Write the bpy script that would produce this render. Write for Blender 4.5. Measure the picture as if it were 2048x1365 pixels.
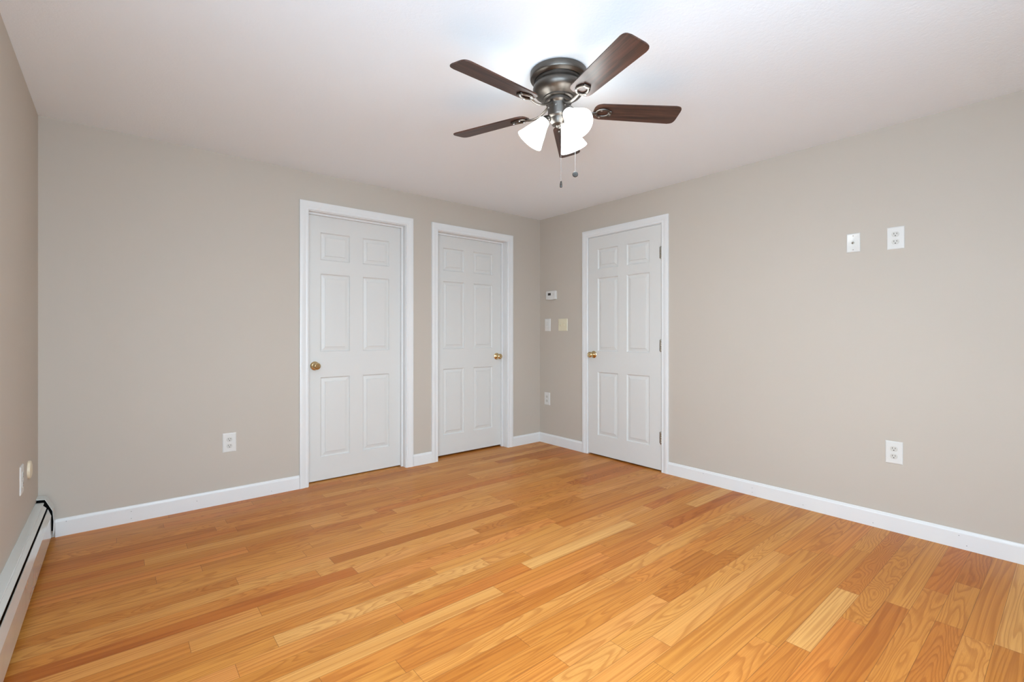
import bpy, bmesh, math, random
from mathutils import Vector, Matrix

S = bpy.context.scene
for o in list(bpy.data.objects):
    bpy.data.objects.remove(o)
C = S.collection
PI = math.pi

# ------------------------------------------------------------------ camera
FPX, HORIZON = 947.14, 668.3            # focal length and horizon row for a 2048 x 1365 frame
YAW = math.radians(90 - 50.294)
CAM = Vector((-3.424, -3.662, 1.129))
cd = bpy.data.cameras.new('camera')
cd.sensor_fit = 'HORIZONTAL'
cd.sensor_width = 36.0
cd.lens = 36.0 * FPX / 2048
cd.shift_y = -(682.5 - HORIZON) / 2048
cd.clip_start = 0.02
cam = bpy.data.objects.new('camera', cd)
cam.location = CAM
cam.rotation_euler = (PI / 2, 0, -YAW)
C.objects.link(cam)
S.camera = cam

# ------------------------------------------------------------------ light and exposure
SKY_COLOR = (0.76, 0.955, 1.13)
GROUND_COLOR = (0.50, 0.65, 0.79)
SKY_STRENGTH = 19.5
LAMP_COLOR = (0.96, 1.0, 0.99)
LAMP_STRENGTH = 10.0
BULB_STRENGTH = 420.0
S.view_settings.view_transform = 'Standard'
S.view_settings.look = 'None'
S.view_settings.gamma = 1
S.view_settings.use_curve_mapping = False
S.view_settings.exposure = 0.06
w = bpy.data.worlds.new('sky')
S.world = w
w.use_nodes = True
bg = w.node_tree.nodes['Background']
# overcast sky over paler ground, blended softly at the horizon
wt = w.node_tree
tc = wt.nodes.new('ShaderNodeTexCoord')
sx = wt.nodes.new('ShaderNodeSeparateXYZ')
mr = wt.nodes.new('ShaderNodeMapRange')
mr.interpolation_type = 'SMOOTHSTEP'
mr.inputs[1].default_value, mr.inputs[2].default_value = -0.12, 0.12
mc = wt.nodes.new('ShaderNodeMix')
mc.data_type = 'RGBA'
mc.inputs[6].default_value = (*GROUND_COLOR, 1)
mc.inputs[7].default_value = (*SKY_COLOR, 1)
wt.links.new(tc.outputs['Generated'], sx.inputs[0])
wt.links.new(sx.outputs[2], mr.inputs[0])
wt.links.new(mr.outputs[0], mc.inputs[0])
wt.links.new(mc.outputs[2], bg.inputs[0])
bg.inputs[1].default_value = SKY_STRENGTH
S.cycles.max_bounces = 10
S.cycles.diffuse_bounces = 6
S.cycles.use_denoising = True

# room measures (metres)
XL, YF, H, FZ = -3.765, -4.30, 2.33, -0.004
WT = 0.115
XO, YO = 0.62, 0.62                     # outside of the space behind the doors
# unseen windows added behind the camera to let in daylight
WIN_FRONT = [(-3.60, -2.15, 0.75, 2.02)]
WIN_LEFT = [(-4.15, -2.95, 0.75, 2.02)]
for k, (loc, rot, sx, sy) in enumerate(
        [((0.5 * (a + b), YF - WT - 0.01, 0.5 * (c + d)), (-PI / 2, 0, PI), b - a, d - c) for a, b, c, d in WIN_FRONT] +
        [((XL - WT - 0.01, 0.5 * (a + b), 0.5 * (c + d)), (PI / 2, 0, -PI / 2), b - a, d - c) for a, b, c, d in WIN_LEFT]):
    ld = bpy.data.lights.new('daylight_portal', 'AREA')
    ld.shape = 'RECTANGLE'
    ld.size, ld.size_y = sx, sy
    ld.cycles.is_portal = True
    lo = bpy.data.objects.new('daylight_portal', ld)
    lo.location = loc
    d = Vector((0, 1, 0)) if k < len(WIN_FRONT) else Vector((1, 0, 0))
    lo.rotation_euler = d.to_track_quat('-Z', 'Z').to_euler()
    C.objects.link(lo)


# ------------------------------------------------------------------ helpers
def tag(o, label=None, cat=None, group=None, kind=None):
    for k, v in (('label', label), ('category', cat), ('group', group), ('kind', kind)):
        if v:
            o[k] = v
    return o


def thing(name, label, cat, loc=(0, 0, 0), rot=(0, 0, 0), group=None, kind=None):
    o = bpy.data.objects.new(name, None)
    o.empty_display_size = 0.1
    o.location = loc
    o.rotation_euler = rot
    C.objects.link(o)
    return tag(o, label, cat, group, kind)


def obj(name, bm, mats, parent=None, smooth=None, loc=None, rot=None):
    bmesh.ops.recalc_face_normals(bm, faces=bm.faces)
    me = bpy.data.meshes.new(name)
    bm.to_mesh(me)
    bm.free()
    for m in (mats if isinstance(mats, (list, tuple)) else [mats]):
        me.materials.append(m)
    if smooth is not None:
        me.polygons.foreach_set('use_smooth', [True] * len(me.polygons))
        me.set_sharp_from_angle(angle=math.radians(smooth))
    o = bpy.data.objects.new(name, me)
    C.objects.link(o)
    if parent:
        o.parent = parent
    if loc:
        o.location = loc
    if rot:
        o.rotation_euler = rot
    return o


def copy_tree(o, parent=None):
    c = o.copy()
    C.objects.link(c)
    c.parent = parent
    for ch in [q for q in C.objects if q.parent == o]:
        copy_tree(ch, c)
    return c


def add_box(bm, a, b, bev=0.0, seg=2, mat=0):
    a, b = Vector(a), Vector(b)
    r = bmesh.ops.create_cube(bm, size=1.0)
    vs = r['verts']
    for v in vs:
        v.co = Vector((a[i] + (v.co[i] + 0.5) * (b[i] - a[i]) for i in range(3)))
    fs = list({f for v in vs for f in v.link_faces})
    for f in fs:
        f.material_index = mat
    if bev:
        es = list({e for v in vs for e in v.link_edges})
        bmesh.ops.bevel(bm, geom=es, offset=bev, segments=seg, affect='EDGES', profile=0.5)


def add_lathe(bm, prof, n=40, M=None, mat=0):
    """prof: (radius, height) list; closed at a zero radius."""
    M = M or Matrix.Identity(4)
    rings = []
    for r, z in prof:
        if r < 1e-6:
            rings.append([bm.verts.new(M @ Vector((0, 0, z)))])
        else:
            rings.append([bm.verts.new(M @ Vector((r * math.cos(2 * PI * i / n), r * math.sin(2 * PI * i / n), z))) for i in range(n)])
    for A, B in zip(rings, rings[1:]):
        for i in range(n):
            j = (i + 1) % n
            if len(A) == 1 and len(B) == 1:
                continue
            if len(A) == 1:
                f = bm.faces.new((A[0], B[j], B[i]))
            elif len(B) == 1:
                f = bm.faces.new((A[i], A[j], B[0]))
            else:
                f = bm.faces.new((A[i], A[j], B[j], B[i]))
            f.material_index = mat


def add_tube(bm, pts, rad, n=10, closed=False, flat=1.0, up=Vector((0, 0, 1))):
    pts = [Vector(p) for p in pts]
    N = len(pts)
    rads = rad if isinstance(rad, (list, tuple)) else [rad] * N
    rings = []
    for i, p in enumerate(pts):
        a = pts[(i - 1) % N] if (closed or i > 0) else p
        b = pts[(i + 1) % N] if (closed or i < N - 1) else p
        t = (b - a).normalized()
        s = t.cross(up)
        if s.length < 1e-4:
            s = t.cross(Vector((1, 0, 0)))
        s.normalize()
        u = s.cross(t)
        rings.append([bm.verts.new(p + rads[i] * (math.cos(2 * PI * k / n) * s + flat * math.sin(2 * PI * k / n) * u)) for k in range(n)])
    for i in range(N if closed else N - 1):
        A, B = rings[i], rings[(i + 1) % N]
        for k in range(n):
            bm.faces.new((A[k], A[(k + 1) % n], B[(k + 1) % n], B[k]))
    if not closed:
        bm.faces.new(rings[0])
        bm.faces.new(rings[-1])


def add_prism(bm, poly, z0, z1, mat=0):
    a = [bm.verts.new((x, y, z0)) for x, y in poly]
    b = [bm.verts.new((x, y, z1)) for x, y in poly]
    fs = [bm.faces.new(a), bm.faces.new(b)]
    n = len(poly)
    for i in range(n):
        fs.append(bm.faces.new((a[i], a[(i + 1) % n], b[(i + 1) % n], b[i])))
    for f in fs:
        f.material_index = mat
    return fs


def sweep(bm, path, prof, frame):
    """sweep an open profile [(p, q)] along straight mitred path; frame(i) -> (origin, P, Q) at each path point"""
    rings = []
    for i in range(len(path)):
        o, P, Q = frame(i)
        rings.append([bm.verts.new(o + p * P + q * Q) for p, q in prof])
    n = len(prof)
    for A, B in zip(rings, rings[1:]):
        for k in range(n):
            bm.faces.new((A[k], A[(k + 1) % n], B[(k + 1) % n], B[k]))
    bm.faces.new(rings[0])
    bm.faces.new(rings[-1])


# ------------------------------------------------------------------ materials
class NT:
    def __init__(self, name):
        self.m = bpy.data.materials.new(name)
        self.m.use_nodes = True
        self.t = self.m.node_tree
        self.b = self.t.nodes['Principled BSDF']

    def n(self, kind, **kw):
        x = self.t.nodes.new(kind)
        for k, v in kw.items():
            setattr(x, k, v)
        return x

    def link(self, a, b):
        self.t.links.new(a, b)

    def val(self, sock, v):
        if hasattr(v, 'is_output'):
            self.link(v, sock)
        else:
            sock.default_value = v

    def math(self, op, a, b=0.0, c=0.0, clamp=False):
        x = self.n('ShaderNodeMath', operation=op, use_clamp=clamp)
        for i, v in enumerate((a, b, c)):
            self.val(x.inputs[i], v)
        return x.outputs[0]

    def mix(self, f, a, b, mode='MIX'):
        x = self.n('ShaderNodeMix', data_type='RGBA', blend_type=mode)
        self.val(x.inputs[0], f)
        for i, v in ((6, a), (7, b)):
            if isinstance(v, tuple):
                v = (*v, 1) if len(v) == 3 else v
            self.val(x.inputs[i], v)
        return x.outputs[2]

    def noise(self, vec, scale=1.0, detail=2.0, rough=0.5, dist=0.0):
        x = self.n('ShaderNodeTexNoise')
        if vec is not None:
            self.link(vec, x.inputs['Vector'])
        x.inputs['Scale'].default_value = scale
        x.inputs['Detail'].default_value = detail
        x.inputs['Roughness'].default_value = rough
        x.inputs['Distortion'].default_value = dist
        return x.outputs['Fac']

    def smooth(self, v, lo, hi, a=0.0, b=1.0):
        x = self.n('ShaderNodeMapRange', interpolation_type='SMOOTHSTEP')
        self.val(x.inputs[0], v)
        for i, q in enumerate((lo, hi, a, b)):
            self.val(x.inputs[i + 1], q)
        return x.outputs[0]

    def sep(self, v):
        x = self.n('ShaderNodeSeparateXYZ')
        self.link(v, x.inputs[0])
        return x.outputs

    def comb(self, a, b, c):
        x = self.n('ShaderNodeCombineXYZ')
        for i, v in enumerate((a, b, c)):
            self.val(x.inputs[i], v)
        return x.outputs[0]

    def bump(self, h, strength=0.2, dist=0.002):
        x = self.n('ShaderNodeBump')
        x.inputs['Strength'].default_value = strength
        x.inputs['Distance'].default_value = dist
        self.link(h, x.inputs['Height'])
        self.link(x.outputs[0], self.b.inputs['Normal'])

    def set(self, col=None, rough=None, metal=None, spec=None, coat=None, coat_r=None):
        i = self.b.inputs
        if col is not None:
            self.val(i['Base Color'], (*col, 1) if isinstance(col, tuple) else col)
        for k, v in (('Roughness', rough), ('Metallic', metal), ('Specular IOR Level', spec), ('Coat Weight', coat), ('Coat Roughness', coat_r)):
            if v is not None:
                self.val(i[k], v)
        return self

    def obj_co(self):
        return self.n('ShaderNodeTexCoord').outputs['Object']


def plain(name, col, rough=0.4, metal=0.0, spec=0.5, var=0.03, vs=8.0, bump=0.0, bs=200.0, coat=None):
    """a paint, plastic or metal with slight unevenness"""
    t = NT(name)
    co = t.obj_co()
    f = t.noise(co, vs, 3)
    hi = tuple(min(1, c * (1 + var)) for c in col)
    lo = tuple(c * (1 - var) for c in col)
    t.set(t.mix(f, lo, hi), t.math('ADD', t.math('MULTIPLY', f, 0.08), rough - 0.04), metal, spec, coat, 0.05 if coat else None)
    if bump:
        t.bump(t.noise(co, bs, 2), bump, 0.001)
    return t.m


def wall_paint():
    t = NT('greige_wall_paint')
    co = t.obj_co()
    f = t.noise(co, 1.3, 3)
    t.set(t.mix(f, (0.505, 0.452, 0.388), (0.53, 0.475, 0.410)), 0.62, spec=0.3)
    t.bump(t.noise(co, 260, 2), 0.06, 0.001)
    return t.m


def ceiling_paint():
    t = NT('textured_ceiling_paint')
    co = t.obj_co()
    f = t.noise(co, 0.9, 2)
    t.set(t.mix(f, (0.845, 0.90, 0.955), (0.86, 0.915, 0.965)), 0.85, spec=0.15)
    a = t.noise(co, 75, 3, 0.6, 0.6)
    b = t.noise(co, 22, 2, 0.5, 1.0)
    t.bump(t.math('ADD', a, t.math('MULTIPLY', b, 0.5)), 0.22, 0.004)
    return t.m


def floor_oak():
    t = NT('red_oak_strip_flooring')
    at = lambda n: t.n('ShaderNodeAttribute', attribute_name=n).outputs
    g = at('grain')['Vector']           # (stretched length, width, seed)
    e = t.sep(at('edge')['Vector'])     # (length from plank end, width from plank side, plank length)
    k = at('plank')['Vector']           # (tone, hue, ring count)
    ks = t.sep(k)
    gs = t.sep(g)
    u, v, sd = gs[0], gs[1], gs[2]
    # growth rings: contour lines of a stretched noise field
    field = t.noise(t.comb(t.math('MULTIPLY', u, 1.0), t.math('MULTIPLY', v, 7.0), sd), 1.0, 2.0, 0.45, 0.1)
    fine = t.noise(t.comb(t.math('MULTIPLY', u, 9.0), t.math('MULTIPLY', v, 60.0), sd), 1.0, 2.0)
    ph = t.math('ADD', t.math('MULTIPLY', field, ks[2]), t.math('MULTIPLY', fine, 0.45))
    saw = t.math('FRACT', ph)
    ring = t.math('MULTIPLY', t.smooth(saw, 0.35, 0.86), t.smooth(saw, 0.86, 1.0, 1.0, 0.0))
    # pores
    pore = t.smooth(t.noise(t.comb(t.math('MULTIPLY', u, 14.0), t.math('MULTIPLY', v, 480.0), sd), 1.0, 2.0, 0.6), 0.54, 0.70)
    cloud = t.noise(t.comb(t.math('MULTIPLY', u, 1.5), t.math('MULTIPLY', v, 14.0), sd), 1.0, 2.0)
    tone = t.math('ADD', ks[0], t.math('MULTIPLY', t.math('SUBTRACT', cloud, 0.5), 0.28), clamp=True)
    r = t.n('ShaderNodeValToRGB')
    cr = r.color_ramp
    cr.elements[0].position, cr.elements[0].color = 0.0, (0.40, 0.118, 0.010, 1)
    cr.elements[1].position, cr.elements[1].color = 1.0, (0.72, 0.39, 0.125, 1)
    x = cr.elements.new(0.5)
    x.color = (0.59, 0.242, 0.044, 1)
    t.link(tone, r.inputs[0])
    red = t.mix(1.0, r.outputs[0], (1.0, 0.86, 0.82), 'MULTIPLY')
    base = t.mix(ks[1], r.outputs[0], red)
    dark = t.mix(1.0, base, (0.66, 0.52, 0.40), 'MULTIPLY')
    c1 = t.mix(t.math('MULTIPLY', ring, 0.66), base, dark)
    streak = t.smooth(t.noise(t.comb(t.math('MULTIPLY', u, 3.0), t.math('MULTIPLY', v, 190.0), sd), 1.0, 3.0, 0.65), 0.42, 0.68)
    c1 = t.mix(t.math('MULTIPLY', streak, 0.38), c1, dark)
    c2 = t.mix(t.math('MULTIPLY', pore, 0.36), c1, dark)
    dv = t.math('MINIMUM', e[1], t.math('SUBTRACT', 0.0825, e[1]))
    du = t.math('MINIMUM', e[0], t.math('SUBTRACT', e[2], e[0]))
    d = t.math('MINIMUM', dv, du)
    seam = t.smooth(d, 0.0003, 0.0013, 1.0, 0.0)
    c3 = t.mix(t.math('MULTIPLY', seam, 0.62), c2, (0.10, 0.035, 0.01))
    t.set(c3, t.math('ADD', 0.38, t.math('MULTIPLY', cloud, 0.10)), spec=0.22, coat=0.07, coat_r=0.14)
    hgt = t.math('SUBTRACT', t.math('MULTIPLY', t.math('ADD', ring, pore), -0.10), t.math('MULTIPLY', seam, 1.0))
    t.bump(hgt, 0.25, 0.0006)
    return t.m


def walnut():
    t = NT('dark_walnut_blade')
    s = t.sep(t.obj_co())
    a = t.noise(t.comb(t.math('MULTIPLY', s[0], 3.0), t.math('MULTIPLY', s[1], 55.0), s[2]), 1.0, 4.0, 0.6, 0.3)
    b = t.noise(t.comb(t.math('MULTIPLY', s[0], 9.0), t.math('MULTIPLY', s[1], 300.0), s[2]), 1.0, 2.0)
    f = t.smooth(t.math('ADD', t.math('MULTIPLY', a, 0.75), t.math('MULTIPLY', b, 0.25)), 0.34, 0.66)
    t.set(t.mix(f, (0.022, 0.010, 0.007), (0.088, 0.038, 0.024)), 0.40, spec=0.4)
    return t.m


def brushed_metal():
    t = NT('dark_pewter_metal')
    co = t.obj_co()
    s = t.sep(co)
    f = t.noise(t.comb(t.math('MULTIPLY', s[0], 20.0), t.math('MULTIPLY', s[1], 20.0), t.math('MULTIPLY', s[2], 300.0)), 1.0, 2.0)
    t.set(t.mix(f, (0.105, 0.093, 0.083), (0.145, 0.13, 0.116)), t.math('ADD', 0.36, t.math('MULTIPLY', f, 0.08)), 1.0)
    return t.m


def glow(name, col, strength):
    t = NT(name)
    t.set((0.85, 0.85, 0.83), 0.3)
    f = t.noise(t.obj_co(), 14.0, 2.0)
    t.val(t.b.inputs['Emission Color'], t.mix(f, tuple(c * 0.97 for c in col), col))
    t.b.inputs['Emission Strength'].default_value = strength
    return t.m


def pane_glass():
    t = NT('window_glass')
    tr = t.n('ShaderNodeBsdfTransparent')
    gl = t.n('ShaderNodeBsdfGlossy')
    gl.inputs['Roughness'].default_value = 0.02
    mx = t.n('ShaderNodeMixShader')
    mx.inputs[0].default_value = 0.07
    t.link(tr.outputs[0], mx.inputs[1])
    t.link(gl.outputs[0], mx.inputs[2])
    t.link(mx.outputs[0], t.t.nodes['Material Output'].inputs['Surface'])
    return t.m


M_WALL = wall_paint()
M_CEIL = ceiling_paint()
M_FLOOR = floor_oak()
M_TRIM = plain('white_trim_paint', (0.745, 0.745, 0.735), 0.34, var=0.015, vs=3)
M_DOOR = plain('white_door_paint', (0.665, 0.657, 0.63), 0.42, var=0.015, vs=3, bump=0.05, bs=90)
M_SHADOW = plain('gap_shade_paint', (0.10, 0.10, 0.10), 0.8)  # dark colour stands in for shade behind the door gaps
M_HOLE = plain('nail_hole', (0.25, 0.25, 0.25), 0.8)
M_BRASS = plain('polished_brass', (0.66, 0.50, 0.27), 0.13, 1.0, var=0.06, vs=30)
M_HINGE = plain('worn_steel_hinge', (0.33, 0.30, 0.25), 0.35, 1.0, var=0.45, vs=160)
M_PLATE = plain('white_plastic_plate', (0.69, 0.68, 0.65), 0.30, var=0.01)
M_RECEPT = plain('white_plastic_receptacle', (0.60, 0.585, 0.54), 0.35, var=0.01)
M_IVORY = plain('ivory_plastic', (0.70, 0.64, 0.47), 0.32, var=0.02)
M_CREAM = plain('cream_plastic', (0.72, 0.62, 0.45), 0.36, var=0.02)
M_BLACK = plain('black_slot', (0.02, 0.018, 0.015), 0.6)
M_SCREEN = plain('grey_lcd_screen', (0.035, 0.038, 0.035), 0.15)
M_STEEL = plain('steel_screw', (0.55, 0.54, 0.52), 0.3, 1.0)
M_CLEAR = plain('glossy_plastic_cover', (0.66, 0.65, 0.62), 0.2, var=0.05, vs=40, coat=0.35)
M_HEAT = plain('grey_white_enamel', (0.62, 0.64, 0.61), 0.22, spec=0.6, var=0.03, coat=0.6)
M_HEATIN = plain('heater_inside_shade', (0.010, 0.010, 0.010), 0.8, spec=0.1)  # near-black colour paints in the shade inside the heater
M_PEWTER = brushed_metal()
M_WALNUT = walnut()
M_SHADE = glow('lit_frosted_glass', LAMP_COLOR, LAMP_STRENGTH)
M_BULB = glow('lit_bulb', LAMP_COLOR, BULB_STRENGTH)
M_CHAIN = plain('bright_chain', (0.75, 0.74, 0.72), 0.25, 1.0)
M_FOB = plain('dark_fob', (0.06, 0.055, 0.05), 0.3, 0.6)
M_GLASS = pane_glass()


# ------------------------------------------------------------------ room shell
def wall_mesh(name, us, zs, holes, to3, depth, mat, label):
    """one connected slab with rectangular openings; to3(u, z, d) -> point"""
    bm = bmesh.new()
    us = sorted(set(us + [q for h in holes for q in h[:2]]))
    zs = sorted(set(zs + [q for h in holes for q in h[2:]]))
    V = {}

    def v(i, j, d):
        if (i, j, d) not in V:
            V[i, j, d] = bm.verts.new(to3(us[i], zs[j], d))
        return V[i, j, d]

    def solid(i, j):
        if not (0 <= i < len(us) - 1 and 0 <= j < len(zs) - 1):
            return False
        cu, cz = 0.5 * (us[i] + us[i + 1]), 0.5 * (zs[j] + zs[j + 1])
        return not any(a < cu < b and c < cz < d for a, b, c, d in holes)
    for i in range(len(us) - 1):
        for j in range(len(zs) - 1):
            if not solid(i, j):
                continue
            for d in (0, depth):
                bm.faces.new((v(i, j, d), v(i + 1, j, d), v(i + 1, j + 1, d), v(i, j + 1, d)))
            for di, dj, (p, q) in ((-1, 0, ((i, j), (i, j + 1))), (1, 0, ((i + 1, j), (i + 1, j + 1))), (0, -1, ((i, j), (i + 1, j))), (0, 1, ((i, j + 1), (i + 1, j + 1)))):
                if not solid(i + di, j + dj):
                    bm.faces.new((v(*p, 0), v(*q, 0), v(*q, depth), v(*p, depth)))
    return tag(obj(name, bm, mat), label, 'wall', kind='structure')


# door openings (inside faces of the jambs)
D1 = (-2.340, -1.556, 2.046)
D2 = (-1.238, -0.446, 2.046)
D3 = (-1.459, -0.671, 2.034)
JT = 0.018
wall_mesh('wall_back', [XL, XO], [FZ - 0.1, H + 0.02],
          [(D1[0] - JT, D1[1] + JT, FZ - 0.2, D1[2] + JT), (D2[0] - JT, D2[1] + JT, FZ - 0.2, D2[2] + JT)],
          lambda u, z, d: (u, d, z), WT, M_WALL, 'greige painted wall holding the two recessed white doors')
wall_mesh('wall_right', [YF - WT, 0.0], [FZ - 0.1, H + 0.02], [(D3[0] - JT, D3[1] + JT, FZ - 0.2, D3[2] + JT)],
          lambda u, z, d: (d, u, z), WT, M_WALL, 'greige painted wall with one hinged white door and four plates')
wall_mesh('wall_left', [YF, YO], [FZ - 0.1, H + 0.02], WIN_LEFT and [(a, b, c, d) for a, b, c, d in WIN_LEFT],
          lambda u, z, d: (XL - d, u, z), WT, M_WALL, 'greige painted wall above the baseboard heater')
wall_mesh('wall_front', [XL - WT, 0.0], [FZ - 0.1, H + 0.02], [(a, b, c, d) for a, b, c, d in WIN_FRONT],
          lambda u, z, d: (u, YF - d, z), WT, M_WALL, 'greige painted wall with an added window facing the two recessed doors')
bm = bmesh.new()
add_prism(bm, [(XL, YO), (XL, YO + 0.1), (XO + 0.1, YO + 0.1), (XO + 0.1, YF - WT), (WT, YF - WT), (WT, YF - WT + 0.1), (XO, YF - WT + 0.1), (XO, YO)], FZ - 0.1, H + 0.02)  # unseen backing added so sky light does not leak round the doors
tag(obj('wall_light_block', bm, M_SHADOW), 'dark backing added behind the closed doors, blocking sky light', 'wall', kind='structure')
bm = bmesh.new()
add_box(bm, (XL - WT, YF - WT, H), (XO + 0.1, YO + 0.1, H + 0.1))
tag(obj('ceiling', bm, M_CEIL), 'white lightly textured flat ceiling around the fan', 'ceiling', kind='structure')

# ---- floor: strip oak, each strip a face of the floor with its own tone
PW, PY0 = 0.0825, -2.962
rnd = random.Random(7)


def on_floor(px, py):
    a = math.radians(50.294)
    F, R = Vector((math.cos(a), math.sin(a))), Vector((math.sin(a), -math.cos(a)))
    s = CAM.z * FPX / (py - HORIZON)
    q = F * s + R * ((px - 1024) / FPX * s)
    return CAM.x + q.x, CAM.y + q.y


# butt joints seen in the photograph: (column, row, tone of strip left of it, tone right of it); None = free
JOINTS = [
    # left part of the floor
    (233, 1081, None, None), (337, 1032, None, .42), (375, 1095, None, None), (289, 1127, .30, .62), (313, 1166, .30, .52), (475, 1061, None, .22),
    (433, 1060, .25, .55), (492, 1094, .55, .28), (472, 1157, .30, .62), (506, 1007, None, .30), (606, 1103, .55, .50), (404, 1138, .48, .40),
    (621, 1051, .4, .62), (517, 1217, .62, .40), (378, 1286, .45, .64), (550, 1278, .50, .78), (473, 1335, .70, .58), (634, 1143, .48, .62),
    # middle
    (1052, 1131, .40, .88), (1206, 1090, .88, .35), (969, 1121, .80, .62), (797, 1210, .78, .42), (866, 1140, .36, .58), (740, 1164, .74, .60),
    (1320, 1195, None, .16), (1352, 1140, None, .18), (950, 1060, .72, .25), (748, 1019, .80, .35), (996, 1178, .72, .48), (1123, 1320, .50, .66),
    (835, 1348, .55, .60), (1236, 1290, .66, .58), (1112, 1047, .60, .30), (762, 1062, .50, .60), (1214, 1155, .48, .64), (1325, 1283, .62, .68),
    # right
    (1596, 1292, .36, .84), (1694, 1181, .84, .28), (1717, 1099, .30, .55), (1785, 1052, .55, .40), (1550, 1290, .52, .46), (1700, 1240, .45, .40),
    (1900, 1250, .26, .44), (2018, 1297, .30, .74), (1935, 1170, .44, .22), (1480, 1140, .46, .58), (1420, 1105, .22, .44), (1560, 1105, .30, .50),
    (970, 920, .42, .26), (1120, 955, .45, .22), (1300, 1085, .32, .52), (1000, 1000, .58, .44), (1250, 985, .36, .52),
]
rows = {}
for px, py, a, b in JOINTS:
    x, y = on_floor(px, py)
    k = math.floor((y - PY0) / PW)
    rows.setdefault(k, []).append((x, a, b))
k0, k1 = math.floor((YF - WT - PY0) / PW), math.ceil((YO - PY0) / PW)
X0, X1 = XL - WT, XO + 0.1
cuts, tones = {}, {}
for k in range(k0, k1):
    given = sorted(rows.get(k, []))
    kept = []
    for g in given:
        if not kept or g[0] - kept[-1][0] > 0.12:
            kept.append(g)
    xs = [g[0] for g in kept]
    full = [X0]
    for t_ in xs + [X1]:
        # cut long runs at random
        while t_ - full[-1] > 1.75:
            c = full[-1] + rnd.uniform(0.55, 1.35)
            if t_ - c < 0.35:
                break
            full.append(c)
        full.append(t_)
    cuts[k] = full
    ts = []
    for i in range(len(full) - 1):
        tv = None
        for g in kept:
            if abs(g[0] - full[i]) < 1e-6 and g[2] is not None:
                tv = g[2]
            if abs(g[0] - full[i + 1]) < 1e-6 and g[1] is not None and tv is None:
                tv = g[1]
        ts.append(tv if tv is not None else min(0.85, max(0.12, rnd.gauss(0.47, 0.13))))
    tones[k] = ts
bm = bmesh.new()
V = {}


def fv(x, k):
    key = (round(x, 5), k)
    if key not in V:
        V[key] = bm.verts.new((x, PY0 + k * PW, FZ))
    return V[key]


faces = []
for k in range(k0, k1):
    lo = sorted(set(cuts[k]) | set(cuts.get(k - 1, [])))
    hi = sorted(set(cuts[k]) | set(cuts.get(k + 1, [])))
    for i in range(len(cuts[k]) - 1):
        a, b = cuts[k][i], cuts[k][i + 1]
        vs = [fv(x, k) for x in lo if a - 1e-6 <= x <= b + 1e-6] + [fv(x, k + 1) for x in reversed(hi) if a - 1e-6 <= x <= b + 1e-6]
        faces.append((bm.faces.new(vs), a, b, k, tones[k][i]))
bm.faces.index_update()
info = [(f.index, a, b, k, tn) for f, a, b, k, tn in faces]
me = bpy.data.meshes.new('floor')
bm.to_mesh(me)
bm.free()
me.materials.append(M_FLOOR)
A_g = me.attributes.new('grain', 'FLOAT_VECTOR', 'CORNER')
A_e = me.attributes.new('edge', 'FLOAT_VECTOR', 'CORNER')
A_p = me.attributes.new('plank', 'FLOAT_VECTOR', 'FACE')
for fi, a, b, k, tn in info:
    seed = rnd.uniform(0, 100)
    st = rnd.choice([0.16, 0.22, 0.3, 0.45, 0.7, 1.1, 1.7])
    hue = rnd.choice([0, 0, 0.2, 0.5, 1.0])
    A_p.data[fi].vector = (tn, hue, rnd.uniform(18, 34))
    for li in me.polygons[fi].loop_indices:
        p = me.vertices[me.loops[li].vertex_index].co
        A_e.data[li].vector = (p.x - a, p.y - (PY0 + k * PW), b - a)
        A_g.data[li].vector = ((p.x - a) * st + seed, p.y - (PY0 + k * PW) + seed * 0.37, seed)
fo = bpy.data.objects.new('floor', me)
C.objects.link(fo)
tag(fo, 'honey coloured oak strip floor with varied board tones', 'floor', kind='structure')


# ---- added windows behind the camera
def window(n, a, b, c, d, front):
    P = (lambda u, z, q: (u, YF - WT + q, z)) if front else (lambda u, z, q: (XL - WT + q, u, z))
    root = thing(f'window_{n}', 'white sash window with clear panes, added unseen behind the viewpoint for daylight', 'window', P(0.5 * (a + b), c, 0), kind='structure')
    inv = Vector(root.location)
    fw = 0.05

    def bx(bm, u0, u1, z0, z1, q0, q1):
        p, q = Vector(P(u0, z0, q0)) - inv, Vector(P(u1, z1, q1)) - inv
        add_box(bm, [min(s, t) for s, t in zip(p, q)], [max(s, t) for s, t in zip(p, q)])
    bm = bmesh.new()
    mz = 0.5 * (c + d)
    for u0, u1, z0, z1 in ((a, a + fw, c, d), (b - fw, b, c, d), (a + fw, b - fw, c, c + fw), (a + fw, b - fw, d - fw, d), (a + fw, b - fw, mz - 0.02, mz + 0.02)):
        bx(bm, u0, u1, z0, z1, 0.02, 0.07)
    bmesh.ops.remove_doubles(bm, verts=bm.verts, dist=1e-5)
    obj('window_frame', bm, M_TRIM, root)
    bm = bmesh.new()
    bx(bm, a + fw, b - fw, c + fw, mz - 0.02, 0.044, 0.048)
    obj('pane', bm, M_GLASS, root)
    bm = bmesh.new()
    bx(bm, a + fw, b - fw, mz + 0.02, d - fw, 0.044, 0.048)
    obj('pane', bm, M_GLASS, root)


for n, q in enumerate(WIN_FRONT):
    window(n + 1, *q, True)
for n, q in enumerate(WIN_LEFT):
    window(n + 1 + len(WIN_FRONT), *q, False)

# ---- door casings, jambs and stops
CW = 0.064
CASE = [(0.0, 0.0), (0.0, 0.008), (0.004, 0.0115), (0.012, 0.0125), (0.018, 0.0105), (0.022, 0.0105), (0.030, 0.014), (0.045, 0.0165), (0.058, 0.0165), (0.063, 0.015), (CW, 0.012), (CW, 0.0)]


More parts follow.
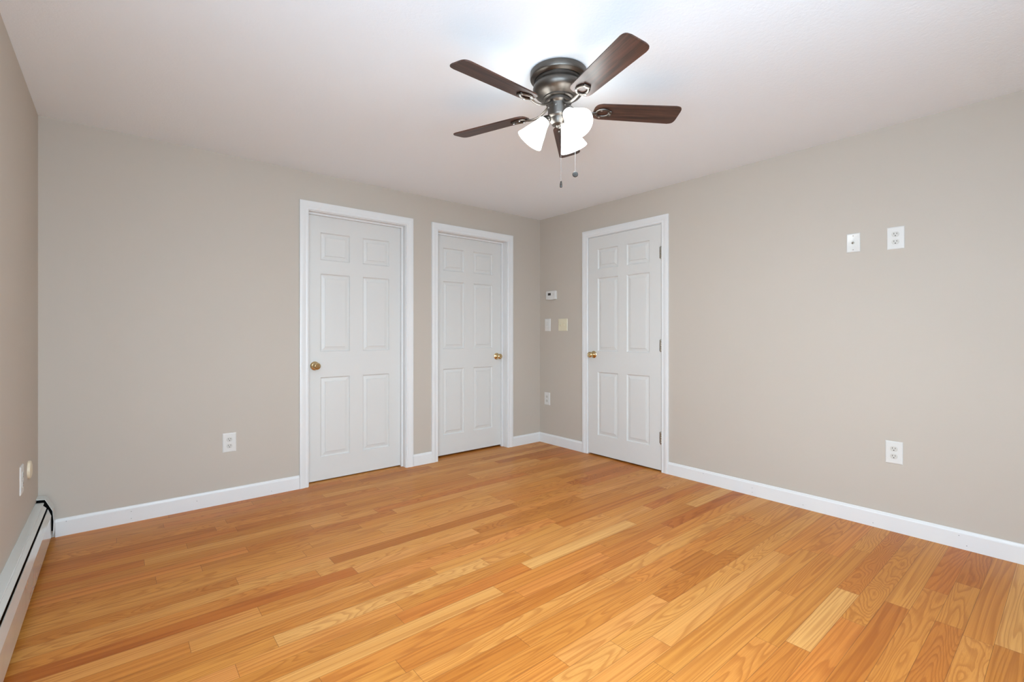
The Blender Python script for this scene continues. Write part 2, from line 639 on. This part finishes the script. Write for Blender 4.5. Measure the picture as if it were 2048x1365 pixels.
def casing(n, a, b, top, axis, label):
    """axis 'x': on the wall y = 0, 'y': on the wall x = 0; a, b inner casing edges"""
    U = Vector((1, 0, 0)) if axis == 'x' else Vector((0, 1, 0))
    N = Vector((0, -1, 0)) if axis == 'x' else Vector((-1, 0, 0))
    Z = Vector((0, 0, 1))
    path = [(a, FZ), (a, top), (b, top), (b, FZ)]
    outs = [-U, -U + Z, U + Z, U]
    bm = bmesh.new()
    sweep(bm, path, CASE, lambda i: (U * path[i][0] + Z * path[i][1], outs[i], N))
    o = obj(f'trim_{n}', bm, M_TRIM, smooth=25)
    return tag(o, label, 'door casing', kind='structure')


def jamb(root, a, b, top, axis, d0, d1, stop=None):
    def bx(bm, u0, u1, z0, z1, q0, q1):
        if axis == 'x':
            add_box(bm, (u0, q0, z0), (u1, q1, z1))
        else:
            add_box(bm, (q0, u0, z0), (q1, u1, z1))
    bm = bmesh.new()
    o = lambda u, z, q: (u, q, z) if axis == 'x' else (q, u, z)

    def arch(bm, a, b, top, th, q0, q1):
        poly = [(a - th, FZ), (a - th, top + th), (b + th, top + th), (b + th, FZ), (b, FZ), (b, top), (a, top), (a, FZ)]
        A = [bm.verts.new(o(u, z, q0)) for u, z in poly]
        B = [bm.verts.new(o(u, z, q1)) for u, z in poly]
        m = len(poly)
        for V_ in (A, B):
            for idx in ((0, 1, 6, 7), (1, 2, 5, 6), (2, 3, 4, 5)):
                bm.faces.new([V_[i] for i in idx])
        for i in range(m):
            bm.faces.new((A[i], A[(i + 1) % m], B[(i + 1) % m], B[i]))
    arch(bm, a, b, top, JT - 0.001, d0, d1)
    obj('jamb', bm, M_TRIM, root)
    if stop:
        bm = bmesh.new()
        arch(bm, a + 0.012, b - 0.012, top - 0.012, 0.012, *stop)
        obj('door_stop', bm, M_TRIM, root)


t1 = casing(1, D1[0] - 0.004, D1[1] + 0.004, D1[2] + 0.004, 'x', 'white casing around the wider recessed door farther from the room corner')
t2 = casing(2, D2[0] - 0.004, D2[1] + 0.004, D2[2] + 0.004, 'x', 'white casing around the recessed door beside the room corner')
t3 = casing(3, D3[0] - 0.002, D3[1] + 0.002, D3[2] + 0.004, 'y', 'white casing around the hinged door beside the thermostat')
jamb(t1, *D1, 'x', 0.0, WT, (0.050, 0.074))
jamb(t2, *D2, 'x', 0.0, WT, (0.070, 0.089))
jamb(t3, *D3, 'y', 0.0, WT, (0.042, 0.080))


# ---- six-panel doors
def slab(bm, w, h, th, cols, rws, bottom):
    """front face at y = 0 looking to -y, x from 0 to w, z from bottom to h"""
    us = sorted({0, w, *[q for c in cols for q in c]})
    zs = sorted({bottom, h, *[q for c in rws for q in c]})
    V = {}

    def v(x, y, z):
        key = (round(x, 5), round(y, 5), round(z, 5))
        if key not in V:
            V[key] = bm.verts.new((x, y, z))
        return V[key]

    def q(*p):
        bm.faces.new([v(*r) for r in p])
    prof = [(0, 0), (0.002, 0.005), (0.008, 0.0105), (0.012, 0.0110), (0.035, 0.0060), (0.0365, 0.0015), (0.040, 0.0010)]
    for i in range(len(us) - 1):
        for j in range(len(zs) - 1):
            a, b, c, d = us[i], us[i + 1], zs[j], zs[j + 1]
            if (a, b) in cols and (c, d) in rws:
                for (s, e), (s2, e2) in zip(prof, prof[1:]):
                    R1 = [(a + s, e, c + s), (b - s, e, c + s), (b - s, e, d - s), (a + s, e, d - s)]
                    R2 = [(a + s2, e2, c + s2), (b - s2, e2, c + s2), (b - s2, e2, d - s2), (a + s2, e2, d - s2)]
                    for m in range(4):
                        q(R1[m], R1[(m + 1) % 4], R2[(m + 1) % 4], R2[m])
                q(*R2)
            else:
                q((a, 0, c), (b, 0, c), (b, 0, d), (a, 0, d))
    for i in range(len(us) - 1):
        for z in (bottom, h):
            q((us[i], 0, z), (us[i + 1], 0, z), (us[i + 1], th, z), (us[i], th, z))
    for j in range(len(zs) - 1):
        for x in (0, w):
            q((x, 0, zs[j]), (x, 0, zs[j + 1]), (x, th, zs[j + 1]), (x, th, zs[j]))
    bk = [(u, th, bottom) for u in us] + [(w, th, z) for z in zs[1:]] + [(u, th, h) for u in reversed(us[:-1])] + [(0, th, z) for z in reversed(zs[1:-1])]
    q(*bk)


def knob(parent, loc, rot, keyed):
    """turned knob along local -y"""
    R = Matrix.Rotation(PI / 2, 4, 'X')
    bm = bmesh.new()
    add_lathe(bm, [(0, 0.018), (0.010, 0.018), (0.0105, 0.034), (0.019, 0.0385), (0.0255, 0.045), (0.0275, 0.053), (0.0265, 0.060), (0.022, 0.0655), (0.0165, 0.0675), (0.0155, 0.0665), (0.006, 0.0665), (0.0055, 0.069), (0, 0.0695)], 32, R)
    k = obj('door_knob', bm, M_BRASS, parent, 40, loc, rot)
    bm = bmesh.new()
    add_lathe(bm, [(0, 0), (0.0335, 0), (0.0335, 0.003), (0.030, 0.007), (0.022, 0.010), (0.016, 0.0125), (0.0125, 0.019), (0, 0.019)], 32, R)
    obj('rosette', bm, M_BRASS, k, 40)
    if keyed:
        bm = bmesh.new()
        add_box(bm, (-0.001, -0.0702, -0.0035), (0.001, -0.0692, 0.0035))
        obj('keyhole', bm, M_BLACK, k)


def door(n, loc, rz, w, h, bottom, kx, kz, keyed, label, cols=None, rws=None, hinges=False):
    cols = cols or [(0.105, 0.323), (0.431, 0.650)]
    bm = bmesh.new()
    slab(bm, w, h, 0.035, cols, rws, bottom)
    d = obj(f'door_{n}', bm, M_DOOR, loc=loc, rot=(0, 0, rz))
    tag(d, label, 'door', kind='structure')
    knob(d, (kx, 0, kz), (0, 0, 0), keyed)
    if hinges:
        for z in hinges:
            bm = bmesh.new()
            for s in range(5):
                z0 = z - 0.048 + s * 0.0192
                add_lathe(bm, [(0, z0), (0.0062, z0), (0.0068, z0 + 0.001), (0.0068, z0 + 0.0178), (0.0062, z0 + 0.0188), (0, z0 + 0.0188)], 14, Matrix.Translation((w + 0.002, -0.006, 0)))
            add_lathe(bm, [(0, z - 0.055), (0.004, z - 0.053), (0.0045, z - 0.048), (0.0045, z + 0.048), (0.004, z + 0.052), (0, z + 0.054)], 12, Matrix.Translation((w + 0.002, -0.006, 0)))
            hg = obj('hinge', bm, M_HINGE, d, 35)
            bm = bmesh.new()
            add_box(bm, (w - 0.014, -0.0022, z - 0.046), (w + 0.002, 0.002, z + 0.046))
            obj('hinge_leaf', bm, M_HINGE, hg)
    return d


R1 = [(0.180, 0.795), (0.992, 1.592), (1.697, 1.910)]
w1 = D1[1] - D1[0] - 0.006
door(1, (D1[0] + 0.003, 0.076, 0), 0, w1, D1[2] - 0.004, 0.004, 0.062, 0.885, False,
     'white six-panel door with brass knob, recessed, farthest from the room corner', [(0.105, 0.333), (0.440, 0.668)], R1)
w2 = D2[1] - D2[0] - 0.006
door(2, (D2[0] + 0.003, 0.091, 0), 0, w2, D2[2] - 0.004, 0.013, w2 - 0.060, 0.905, False,
     'white six-panel door with brass knob, recessed, between casing and room corner', [(0.105, 0.336), (0.444, 0.675)], [(0.195, 0.806), (0.990, 1.615), (1.714, 1.922)])
w3 = D3[1] - D3[0] - 0.006
door(3, (-0.002, D3[1] - 0.003, 0), -PI / 2, w3, D3[2] - 0.003, 0.009, 0.066, 0.936, True,
     'white six-panel door with exposed hinges and keyed brass knob', [(0.112, 0.344), (0.438, 0.670)], [(0.192, 0.776), (0.969, 1.647), (1.731, 1.915)], hinges=(1.797, 1.033, 0.276))

# ---- baseboards with nail holes
BASE = [(0.0, FZ), (0.0, 0.093), (0.004, 0.0945), (0.008, 0.091), (0.010, 0.083), (0.0135, 0.078), (0.0135, FZ)]


def baseboard(name, p0, p1, label, m0=None, m1=None, holes=()):
    """from p0 to p1 along a wall whose inside lies to the right of the direction p0 -> p1"""
    p0, p1 = Vector((*p0, 0)), Vector((*p1, 0))
    d = (p1 - p0).normalized()
    N = Vector((d.y, -d.x, 0))
    Z = Vector((0, 0, 1))
    path = [p0, p1]
    Ps = [N + (d if m0 else Vector()), N - (d if m1 else Vector())]
    bm = bmesh.new()
    sweep(bm, path, BASE, lambda i: (path[i], Ps[i], Z))
    for s, z in holes:
        c = p0 + d * s + N * 0.0136 + Z * z
        f = bm.faces.new([bm.verts.new(c + 0.0022 * (math.cos(t_) * d + math.sin(t_) * Z)) for t_ in [2 * PI * i / 8 for i in range(8)]])
        f.material_index = 1
    o = obj(name, bm, [M_TRIM, M_HOLE])
    return tag(o, label, 'baseboard', kind='structure')


OUT1, OUT2 = (D1[0] - 0.004 - CW, D1[1] + 0.004 + CW), (D2[0] - 0.004 - CW, D2[1] + 0.004 + CW)
OUT3 = (D3[0] - 0.002 - CW, D3[1] + 0.002 + CW)
baseboard('baseboard_back', (-3.696, 0), (OUT1[0] - 0.001, 0), 'white baseboard from the heater to the first door casing', holes=[(0.045, 0.075), (0.33, 0.02), (0.33, 0.062), (0.66, 0.05), (1.1, 0.02)])
baseboard('baseboard_back_middle', (OUT1[1] + 0.001, 0), (OUT2[0] - 0.001, 0), 'short white baseboard between the two recessed door casings')
baseboard('baseboard_back_corner', (OUT2[1] + 0.001, 0), (0, 0), 'white baseboard from the second casing into the room corner', m1=True)
baseboard('baseboard_right_corner', (0, 0), (0, OUT3[1] + 0.001), 'white baseboard from the room corner to the hinged door casing', m0=True)
baseboard('baseboard_right', (0, OUT3[0] - 0.001), (0, YF), 'long white baseboard running out from the hinged door casing',
          holes=[(0.30, 0.07), (0.66, 0.05), (0.66, 0.02), (0.98, 0.02), (1.35, 0.018), (1.72, 0.065), (1.75, 0.02)], m1=True)
baseboard('baseboard_front', (0, YF), (XL, YF), 'white baseboard under the added front window', m0=True)


# ------------------------------------------------------------------ wall plates
def plate_bm(w, h, th, bev=0.003):
    """plate in the local x-z plane, front to -y"""
    bm = bmesh.new()
    a = [(-w / 2, -h / 2), (w / 2, -h / 2), (w / 2, h / 2), (-w / 2, h / 2)]
    lv = [(0, 0), (0, -th * 0.45), (bev, -th * 0.9), (bev * 2.2, -th)]
    rings = [[bm.verts.new((x - math.copysign(s, x), y, z - math.copysign(s, z))) for x, z in a] for s, y in lv]
    for A, B in zip(rings, rings[1:]):
        for i in range(4):
            bm.faces.new((A[i], A[(i + 1) % 4], B[(i + 1) % 4], B[i]))
    bm.faces.new(rings[-1])
    bm.faces.new(rings[0])
    return bm


def screw(parent, x, y, z, mat):
    bm = bmesh.new()
    add_lathe(bm, [(0, 0), (0.0032, 0), (0.0032, 0.0006), (0.0022, 0.0012), (0, 0.0013)], 14, Matrix.Translation((x, y, z)) @ Matrix.Rotation(PI / 2, 4, 'X'))
    obj('screw', bm, mat, parent)


def outlet(label, loc, rz, w=0.080, h=0.128):
    r = thing('wall_outlet', label, 'outlet', loc, (0, 0, rz), 'duplex wall outlets')
    obj('cover_plate', plate_bm(w, h, 0.0055), M_PLATE, r)
    for s in (1, -1):
        zc = 0.0215 * s
        n = 28
        poly = []
        for i in range(n):
            t_ = 2 * PI * i / n
            poly.append((0.0172 * math.cos(t_), max(-0.0140, min(0.0140, 0.0172 * math.sin(t_)))))
        bm = bmesh.new()
        A = [bm.verts.new((x, -0.005, zc + z)) for x, z in poly]
        B = [bm.verts.new((x, -0.0072, zc + z)) for x, z in poly]
        D = [bm.verts.new((x * 0.95, -0.0076, zc + z * 0.95)) for x, z in poly]
        for P_, Q_ in ((A, B), (B, D)):
            for i in range(n):
                bm.faces.new((P_[i], P_[(i + 1) % n], Q_[(i + 1) % n], Q_[i]))
        bm.faces.new(D)
        bm.faces.new(A)
        rc = obj('receptacle', bm, M_RECEPT, r)
        for x, hh in ((-0.0064, 0.0042), (0.0064, 0.0034)):
            bm = bmesh.new()
            add_box(bm, (x - 0.0012, -0.0079, zc + 0.004 - hh), (x + 0.0012, -0.0070, zc + 0.004 + hh))
            obj('slot', bm, M_BLACK, rc)
        bm = bmesh.new()
        add_prism(bm, [(0.0027 * math.cos(q), 0.0027 * math.sin(q)) for q in [PI * i / 6 for i in range(7)]] + [(-0.0027, -0.0022), (0.0027, -0.0022)], 0.0070, 0.0079)
        bmesh.ops.transform(bm, matrix=Matrix.Translation((0, 0, zc - 0.0078)) @ Matrix.Rotation(PI / 2, 4, 'X'), verts=bm.verts)
        obj('ground_hole', bm, M_BLACK, rc)
    screw(r, 0, -0.0055, 0, M_PLATE)
    return r


RIGHT, LEFT = -PI / 2, PI / 2           # rotations for plates on the right and left walls
outlet('white outlet on the back wall above the baseboard, beside the wide door', (-2.852, 0, 0.399), 0)
outlet('white outlet low on the wall in the room corner, under the switches', (0, -0.114, 0.457), RIGHT)
outlet('white outlet high on the right wall beside the glossy cable plate', (0, -2.979, 1.678), RIGHT)
outlet('white outlet low on the right wall above the long baseboard', (0, -2.972, 0.448), RIGHT)
outlet('white outlet above the baseboard heater, seen edge on beside the round cream cover', (XL, -0.590, 0.468), LEFT)


def toggle(parent, x, up, mat, y=-0.0055):
    bm = bmesh.new()
    add_box(bm, (x - 0.0052, y - 0.0008, -0.012), (x + 0.0052, y + 0.0004, 0.012))
    b = obj('switch_frame', bm, mat, parent)
    bm = bmesh.new()
    add_box(bm, (-0.0045, -0.013, -0.0055), (0.0045, 0.001, 0.0055), 0.001)
    obj('toggle', bm, mat, parent, loc=(x, y, 0), rot=(math.radians(-25 if up else 25), 0, 0))


r = thing('light_switch', 'white single toggle switch plate under the thermostat, next to the corner', 'switch', (0, -0.121, 1.221), (0, 0, RIGHT))
obj('cover_plate', plate_bm(0.082, 0.128, 0.0055), M_PLATE, r)
toggle(r, 0, False, M_RECEPT)
screw(r, 0, -0.0055, 0.030, M_STEEL)
screw(r, 0, -0.0055, -0.030, M_STEEL)
r = thing('light_switch', 'ivory double switch plate between the white switch and the door casing', 'switch', (0, -0.339, 1.220), (0, 0, RIGHT))
obj('cover_plate', plate_bm(0.126, 0.122, 0.0055), M_IVORY, r)
toggle(r, -0.024, False, M_IVORY)
toggle(r, 0.024, True, M_IVORY)
for sx in (-0.024, 0.024):
    for sz in (0.030, -0.030):
        screw(r, sx, -0.0055, sz, M_IVORY)

# thermostat
r = thing('thermostat', 'white wall thermostat with small dark screen above the switches', 'thermostat', (0, -0.186, 1.525), (0, 0, RIGHT))
bm = bmesh.new()
poly = []
for i in range(13):
    t_ = -1 + 2 * i / 12
    poly.append((0.068 * t_, -0.0425 - 0.006 * (1 - t_ * t_)))
poly += [(0.068, 0.040), (0.064, 0.0445), (-0.064, 0.0445), (-0.068, 0.040)]
a = [bm.verts.new((x, 0, z)) for x, z in poly]
b = [bm.verts.new((x, -0.022, z)) for x, z in poly]
c = [bm.verts.new((x * 0.95, -0.027, z * 0.94)) for x, z in poly]
n = len(poly)
for P_, Q_ in ((a, b), (b, c)):
    for i in range(n):
        bm.faces.new((P_[i], P_[(i + 1) % n], Q_[(i + 1) % n], Q_[i]))
bm.faces.new(a)
bm.faces.new(c)
obj('body', bm, M_PLATE, r)
bm = bmesh.new()
add_box(bm, (-0.036, -0.0282, -0.002), (0.006, -0.0265, 0.023), 0.0004, 1)
obj('screen', bm, M_SCREEN, r)
for z in (0.014, 0.0):
    bm = bmesh.new()
    add_box(bm, (0.030, -0.0290, z - 0.004), (0.048, -0.0265, z + 0.004), 0.001)
    obj('button', bm, M_RECEPT, r)

# cable plate
r = thing('cable_plate', 'glossy plastic cable jack plate left of the high outlet on the right wall', 'wall plate', (0, -2.776, 1.680), (0, 0, RIGHT))
obj('cover_plate', plate_bm(0.070, 0.115, 0.006, 0.003), M_CLEAR, r)
bm = bmesh.new()
add_lathe(bm, [(0, 0), (0.0075, 0), (0.0075, 0.003), (0.0048, 0.0035), (0.0048, 0.010), (0.003, 0.011), (0, 0.011)], 6, Matrix.Translation((0, -0.006, 0)) @ Matrix.Rotation(PI / 2, 4, 'X'))
obj('jack', bm, M_HINGE, r)
screw(r, 0, -0.006, 0.042, M_HINGE)
screw(r, 0, -0.006, -0.042, M_HINGE)

# round cover on the left wall
r = thing('round_cover', 'round cream wall cover above the heater, nearer the corner than the outlet', 'wall plate', (XL, -0.365, 0.463), (0, 0, LEFT))
bm = bmesh.new()
add_lathe(bm, [(0, 0), (0.044, 0), (0.044, 0.006), (0.041, 0.010), (0.030, 0.0125), (0, 0.0135)], 40, Matrix.Rotation(PI / 2, 4, 'X'))
obj('disc', bm, M_CREAM, r, 40)
screw(r, 0, -0.0134, 0, M_IVORY)

# ------------------------------------------------------------------ baseboard heater
HY0, HY1 = -0.110, -3.95
heater = thing('baseboard_heater', 'long grey white metal baseboard heater along the left wall', 'heater', (XL, -2.0, FZ))


def strip(name, prof, y0, y1, mat, th=0.0012):
    """folded sheet: profile (distance from wall, height) with thickness, along y"""
    n = len(prof)
    off = []
    for i in range(n):
        a, b = Vector(prof[max(i - 1, 0)]), Vector(prof[min(i + 1, n - 1)])
        d = (b - a).normalized()
        off.append(Vector(prof[i]) + th * Vector((-d.y, d.x)) * -1)
    loop = [Vector(p) for p in prof] + off[::-1]
    bm = bmesh.new()
    A = [bm.verts.new((p.x, y0 + 2.0, p.y - FZ)) for p in loop]
    B = [bm.verts.new((p.x, y1 + 2.0, p.y - FZ)) for p in loop]
    m = len(loop)
    for i in range(m):
        bm.faces.new((A[i], A[(i + 1) % m], B[(i + 1) % m], B[i]))
    for V_ in (A, B):
        for i in range(n - 1):
            bm.faces.new((V_[i], V_[i + 1], V_[m - 2 - i], V_[m - 1 - i]))
    return obj(name, bm, mat, heater)


strip('back_panel', [(0.0015, 0.010), (0.0015, 0.226)], -0.018, HY1, M_HEATIN)
strip('top_cover', [(0.001, 0.229), (0.002, 0.2275), (0.032, 0.2245), (0.0335, 0.221), (0.0325, 0.216)], HY0, HY1, M_HEAT)
strip('damper', [(0.0305, 0.2135), (0.0330, 0.2125), (0.0445, 0.1985), (0.0440, 0.194)], HY0 - 0.020, HY1, M_HEAT)
strip('front_panel', [(0.0468, 0.183), (0.0478, 0.1870), (0.0500, 0.188), (0.0620, 0.150), (0.0620, 0.036), (0.0560, 0.032)], HY0 - 0.012, HY1, M_HEAT)
# heating pipe with fins inside
bm = bmesh.new()
add_tube(bm, [(0.026, HY0 + 1.98, 0.085), (0.026, HY1 + 2.02, 0.085)], 0.011, 10)
obj('heating_pipe', bm, M_HEATIN, heater)
# end caps
CAP = [(0.0, 0.241), (0.036, 0.236), (0.066, 0.168), (0.070, 0.110), (0.068, 0.036)]


def end_cap(y0, y1):
    bm = bmesh.new()
    inner = [(0.0, 0.2385), (0.0348, 0.2338), (0.0640, 0.167), (0.0680, 0.110), (0.066, 0.036)]
    m = len(CAP)
    rings = [[bm.verts.new((x, y + 2.0, z - FZ)) for x, z in P_] for P_, y in ((CAP, y0), (CAP, y1), (inner, y1), (inner, y0 - 0.002 if y0 > y1 else y0 + 0.002))]
    for A, B in zip(rings, rings[1:]):
        for i in range(m - 1):
            f = bm.faces.new((A[i], A[i + 1], B[i + 1], B[i]))
            f.material_index = 1 if A is rings[2] else 0
    c0 = [bm.verts.new((0, y0 + 2.0, 0.036 - FZ))]
    bm.faces.new(rings[0] + c0).material_index = 1
    bm.faces.new((rings[0][-1], rings[1][-1], rings[2][-1], rings[3][-1]))
    bm.faces.new((rings[0][0], rings[1][0], rings[2][0], rings[3][0]))
    return obj('end_cap', bm, [M_HEAT, M_HEATIN], heater)


end_cap(-0.0145, -0.092)
end_cap(HY1 - 0.03, HY1 - 0.002)

# ------------------------------------------------------------------ ceiling fan
fan = thing('ceiling_fan', 'five-blade dark walnut ceiling fan with pewter body and three lit lamps', 'ceiling fan', (-1.866, -2.121, H))
FR = Vector((math.cos(math.radians(50.294)), math.sin(math.radians(50.294)), 0))     # horizontal view direction
RR = Vector((FR.y, -FR.x, 0))
HP = fan.location


def dirn(deg):
    """direction at an angle from the view axis, towards the picture's right"""
    a = math.radians(deg)
    return FR * math.cos(a) + RR * math.sin(a)


bm = bmesh.new()
add_lathe(bm, [(0, 0), (0.126, 0), (0.130, -0.003), (0.131, -0.026), (0.128, -0.031), (0.119, -0.034), (0.112, -0.040), (0, -0.040)], 64)
obj('canopy', bm, M_PEWTER, fan, 35)
bm = bmesh.new()
add_lathe(bm, [(0, -0.036), (0.108, -0.036), (0.107, -0.050), (0.110, -0.058), (0.116, -0.066), (0.118, -0.076), (0.115, -0.088), (0.106, -0.100), (0.092, -0.109), (0.078, -0.115), (0.072, -0.118), (0.072, -0.124), (0.066, -0.127), (0, -0.127)], 64)
obj('motor_housing', bm, M_PEWTER, fan, 35)
bm = bmesh.new()
add_lathe(bm, [(0, -0.124), (0.056, -0.124), (0.060, -0.128), (0.060, -0.140), (0.055, -0.146), (0.050, -0.149), (0.049, -0.152), (0.049, -0.196), (0.046, -0.204), (0.040, -0.210), (0.038, -0.226), (0.030, -0.238), (0.012, -0.244), (0.008, -0.252), (0, -0.254)], 48)
obj('switch_housing', bm, M_PEWTER, fan, 35)
# small screws on the housing
for deg in (150, 200, 250):
    p = dirn(deg) * 0.049
    bm = bmesh.new()
    add_lathe(bm, [(0, 0), (0.0035, 0), (0.003, 0.002), (0, 0.0025)], 10, Matrix.Translation((p.x, p.y, -0.166)) @ dirn(deg).to_track_quat('Z', 'X').to_matrix().to_4x4())
    obj('screw', bm, M_STEEL, fan)

BZ, R0, R1_ = -0.168, 0.165, 0.572      # blade plane below the ceiling, root and tip radius
# blade outline in local x (radial), y
W0, W1 = 0.050, 0.061


def rounded(poly, rads, seg=6):
    out = []
    n = len(poly)
    for i in range(n):
        p, a, b = Vector(poly[i]), Vector(poly[i - 1]), Vector(poly[(i + 1) % n])
        r_ = rads[i]
        d1, d2 = (a - p).normalized(), (b - p).normalized()
        s, e = p + d1 * r_, p + d2 * r_
        for k in range(seg + 1):
            t_ = k / seg
            out.append(tuple((1 - t_) ** 2 * s + 2 * t_ * (1 - t_) * p + t_ * t_ * e))
    return out


proto = None
for i in range(5):
    deg = 12.3 + 72 * i
    d = dirn(deg)
    ang = math.atan2(d.y, d.x)
    if proto is None:
        bm = bmesh.new()
        add_prism(bm, rounded([(R0, -W0), (R1_, -W1), (R1_, W1), (R0, W0)], [0.035, 0.030, 0.030, 0.035]), -0.003, 0.003)
        bmesh.ops.bevel(bm, geom=[e for e in bm.edges if abs(e.verts[0].co.z - e.verts[1].co.z) < 1e-6], offset=0.0012, segments=2, affect='EDGES')
        bl = obj('blade', bm, M_WALNUT, fan, 30)
        # bracket: curved arm from the flywheel to an open loop under the blade root
        bm = bmesh.new()
        loop = []
        for k in range(24):
            q = 2 * PI * k / 24
            rr = 0.030 if math.cos(q) < 0 else 0.034
            loop.append((0.206 + rr * math.cos(q), 0.024 * math.sin(q), -0.0075))
        add_tube(bm, loop, 0.0062, 8, True, 0.75)
        arm = []
        rad = []
        for k in range(11):
            t_ = k / 10
            x = 0.048 + (0.180 - 0.048) * t_
            z = 0.028 * (1 - t_) ** 2 - 0.0075 - 0.012 * math.sin(PI * t_)
            arm.append((x, 0, z))
            rad.append(0.011 - 0.004 * math.sin(PI * t_) if t_ < 0.8 else 0.0085)
        add_tube(bm, arm, rad, 10, False, 0.62)
        br = obj('blade_bracket', bm, M_PEWTER, bl, 45)
        bm = bmesh.new()
        add_box(bm, (0.232, -0.017, -0.0125), (0.249, 0.017, -0.0025), 0.004, 3)
        obj('bracket_clip', bm, M_PEWTER, bl, 45)
        for sx, sy in ((0.240, 0.0), (0.196, 0.0235), (0.196, -0.0235)):
            bm = bmesh.new()
            add_lathe(bm, [(0, -0.0118), (0.005, -0.0118), (0.0045, -0.0142), (0, -0.0155)], 12, Matrix.Translation((sx, sy, 0)))
            obj('screw', bm, M_STEEL, bl, 40)
        proto = bl
        o = bl
    else:
        o = copy_tree(proto, fan)
    o.location = (0, 0, BZ)
    o.rotation_euler = (Matrix.Rotation(ang, 3, 'Z') @ Matrix.Rotation(math.radians(-12), 3, 'X')).to_euler()

# lamps: holder arm + bell shade + bulb
BELL = [(0.022, 0.0), (0.026, -0.004), (0.0275, -0.014), (0.032, -0.030), (0.039, -0.048), (0.046, -0.066), (0.052, -0.084), (0.058, -0.100), (0.063, -0.112), (0.065, -0.118)]
BELL = BELL + [(r_ - 0.0028, z_ + 0.0008) for r_, z_ in BELL[::-1]]
for deg, tilt, reach in ((-86, 37, 0.062), (39, 38, 0.062), (152, 47, 0.074)):
    d = dirn(deg)
    axis = (d * math.sin(math.radians(tilt)) + Vector((0, 0, -math.cos(math.radians(tilt))))).normalized()
    base = d * reach + Vector((0, 0, -0.214))
    q = (-axis).to_track_quat('Z', 'X').to_matrix().to_4x4()
    bm = bmesh.new()
    add_tube(bm, [d * 0.030 + Vector((0, 0, -0.205)), d * 0.046 + Vector((0, 0, -0.202)), base - axis * 0.012, base + axis * 0.004], [0.010, 0.011, 0.014, 0.021], 14)
    obj('lamp_holder', bm, M_PEWTER, fan, 50)
    bm = bmesh.new()
    add_lathe(bm, BELL, 40, Matrix.Translation(base) @ q)
    sh = obj('lamp_shade', bm, M_SHADE, fan, 50)
    bm = bmesh.new()
    add_lathe(bm, [(0, -0.006), (0.012, -0.008), (0.013, -0.03), (0.020, -0.045), (0.028, -0.064), (0.029, -0.076), (0.024, -0.090), (0.012, -0.100), (0, -0.103)], 24, Matrix.Translation(base) @ q)
    obj('bulb', bm, M_BULB, sh, 60)


def chain(p, z1, fob):
    bm = bmesh.new()
    z = p.z
    pts = [Vector((p.x, p.y, p.z))]
    prof = []
    while z > z1:
        prof += [(0.0005, z), (0.0010, z - 0.0012), (0.0010, z - 0.0024), (0.0005, z - 0.0036)]
        z -= 0.0042
    add_lathe(bm, [(0, p.z + 0.001)] + prof + [(0, z)], 6, Matrix.Translation((p.x, p.y, 0)))
    ch = obj('pull_chain', bm, M_CHAIN, fan)
    bm = bmesh.new()
    if fob == 'disc':
        M_ = Matrix.Translation((p.x, p.y, z1 - 0.010)) @ (-FR).to_track_quat('Z', 'X').to_matrix().to_4x4()
        add_lathe(bm, [(0, -0.003), (0.0115, -0.003), (0.013, -0.001), (0.013, 0.001), (0.0115, 0.003), (0.008, 0.0022), (0, 0.0022)], 28, M_)
    else:
        add_lathe(bm, [(0, 0.002), (0.003, 0), (0.0042, -0.004), (0.0042, -0.010), (0.0055, -0.012), (0.0055, -0.026), (0.004, -0.029), (0, -0.029)], 20, Matrix.Translation((p.x, p.y, z1)))
    obj('pull_fob', bm, M_FOB, ch, 40)


c1 = FR * -0.044 + RR * 0.007
chain(Vector((c1.x, c1.y, -0.200)), -0.511, 'bell')
c2 = FR * -0.045 + RR * 0.071
bm = bmesh.new()
add_tube(bm, [Vector((c2.x * 0.5, c2.y * 0.5, -0.186)), Vector((c2.x * 0.8, c2.y * 0.8, -0.186)), Vector((c2.x, c2.y, -0.188)), Vector((c2.x, c2.y, -0.192))], 0.003, 8)
obj('chain_guide', bm, M_PEWTER, fan, 40)
chain(Vector((c2.x, c2.y, -0.192)), -0.471, 'disc')
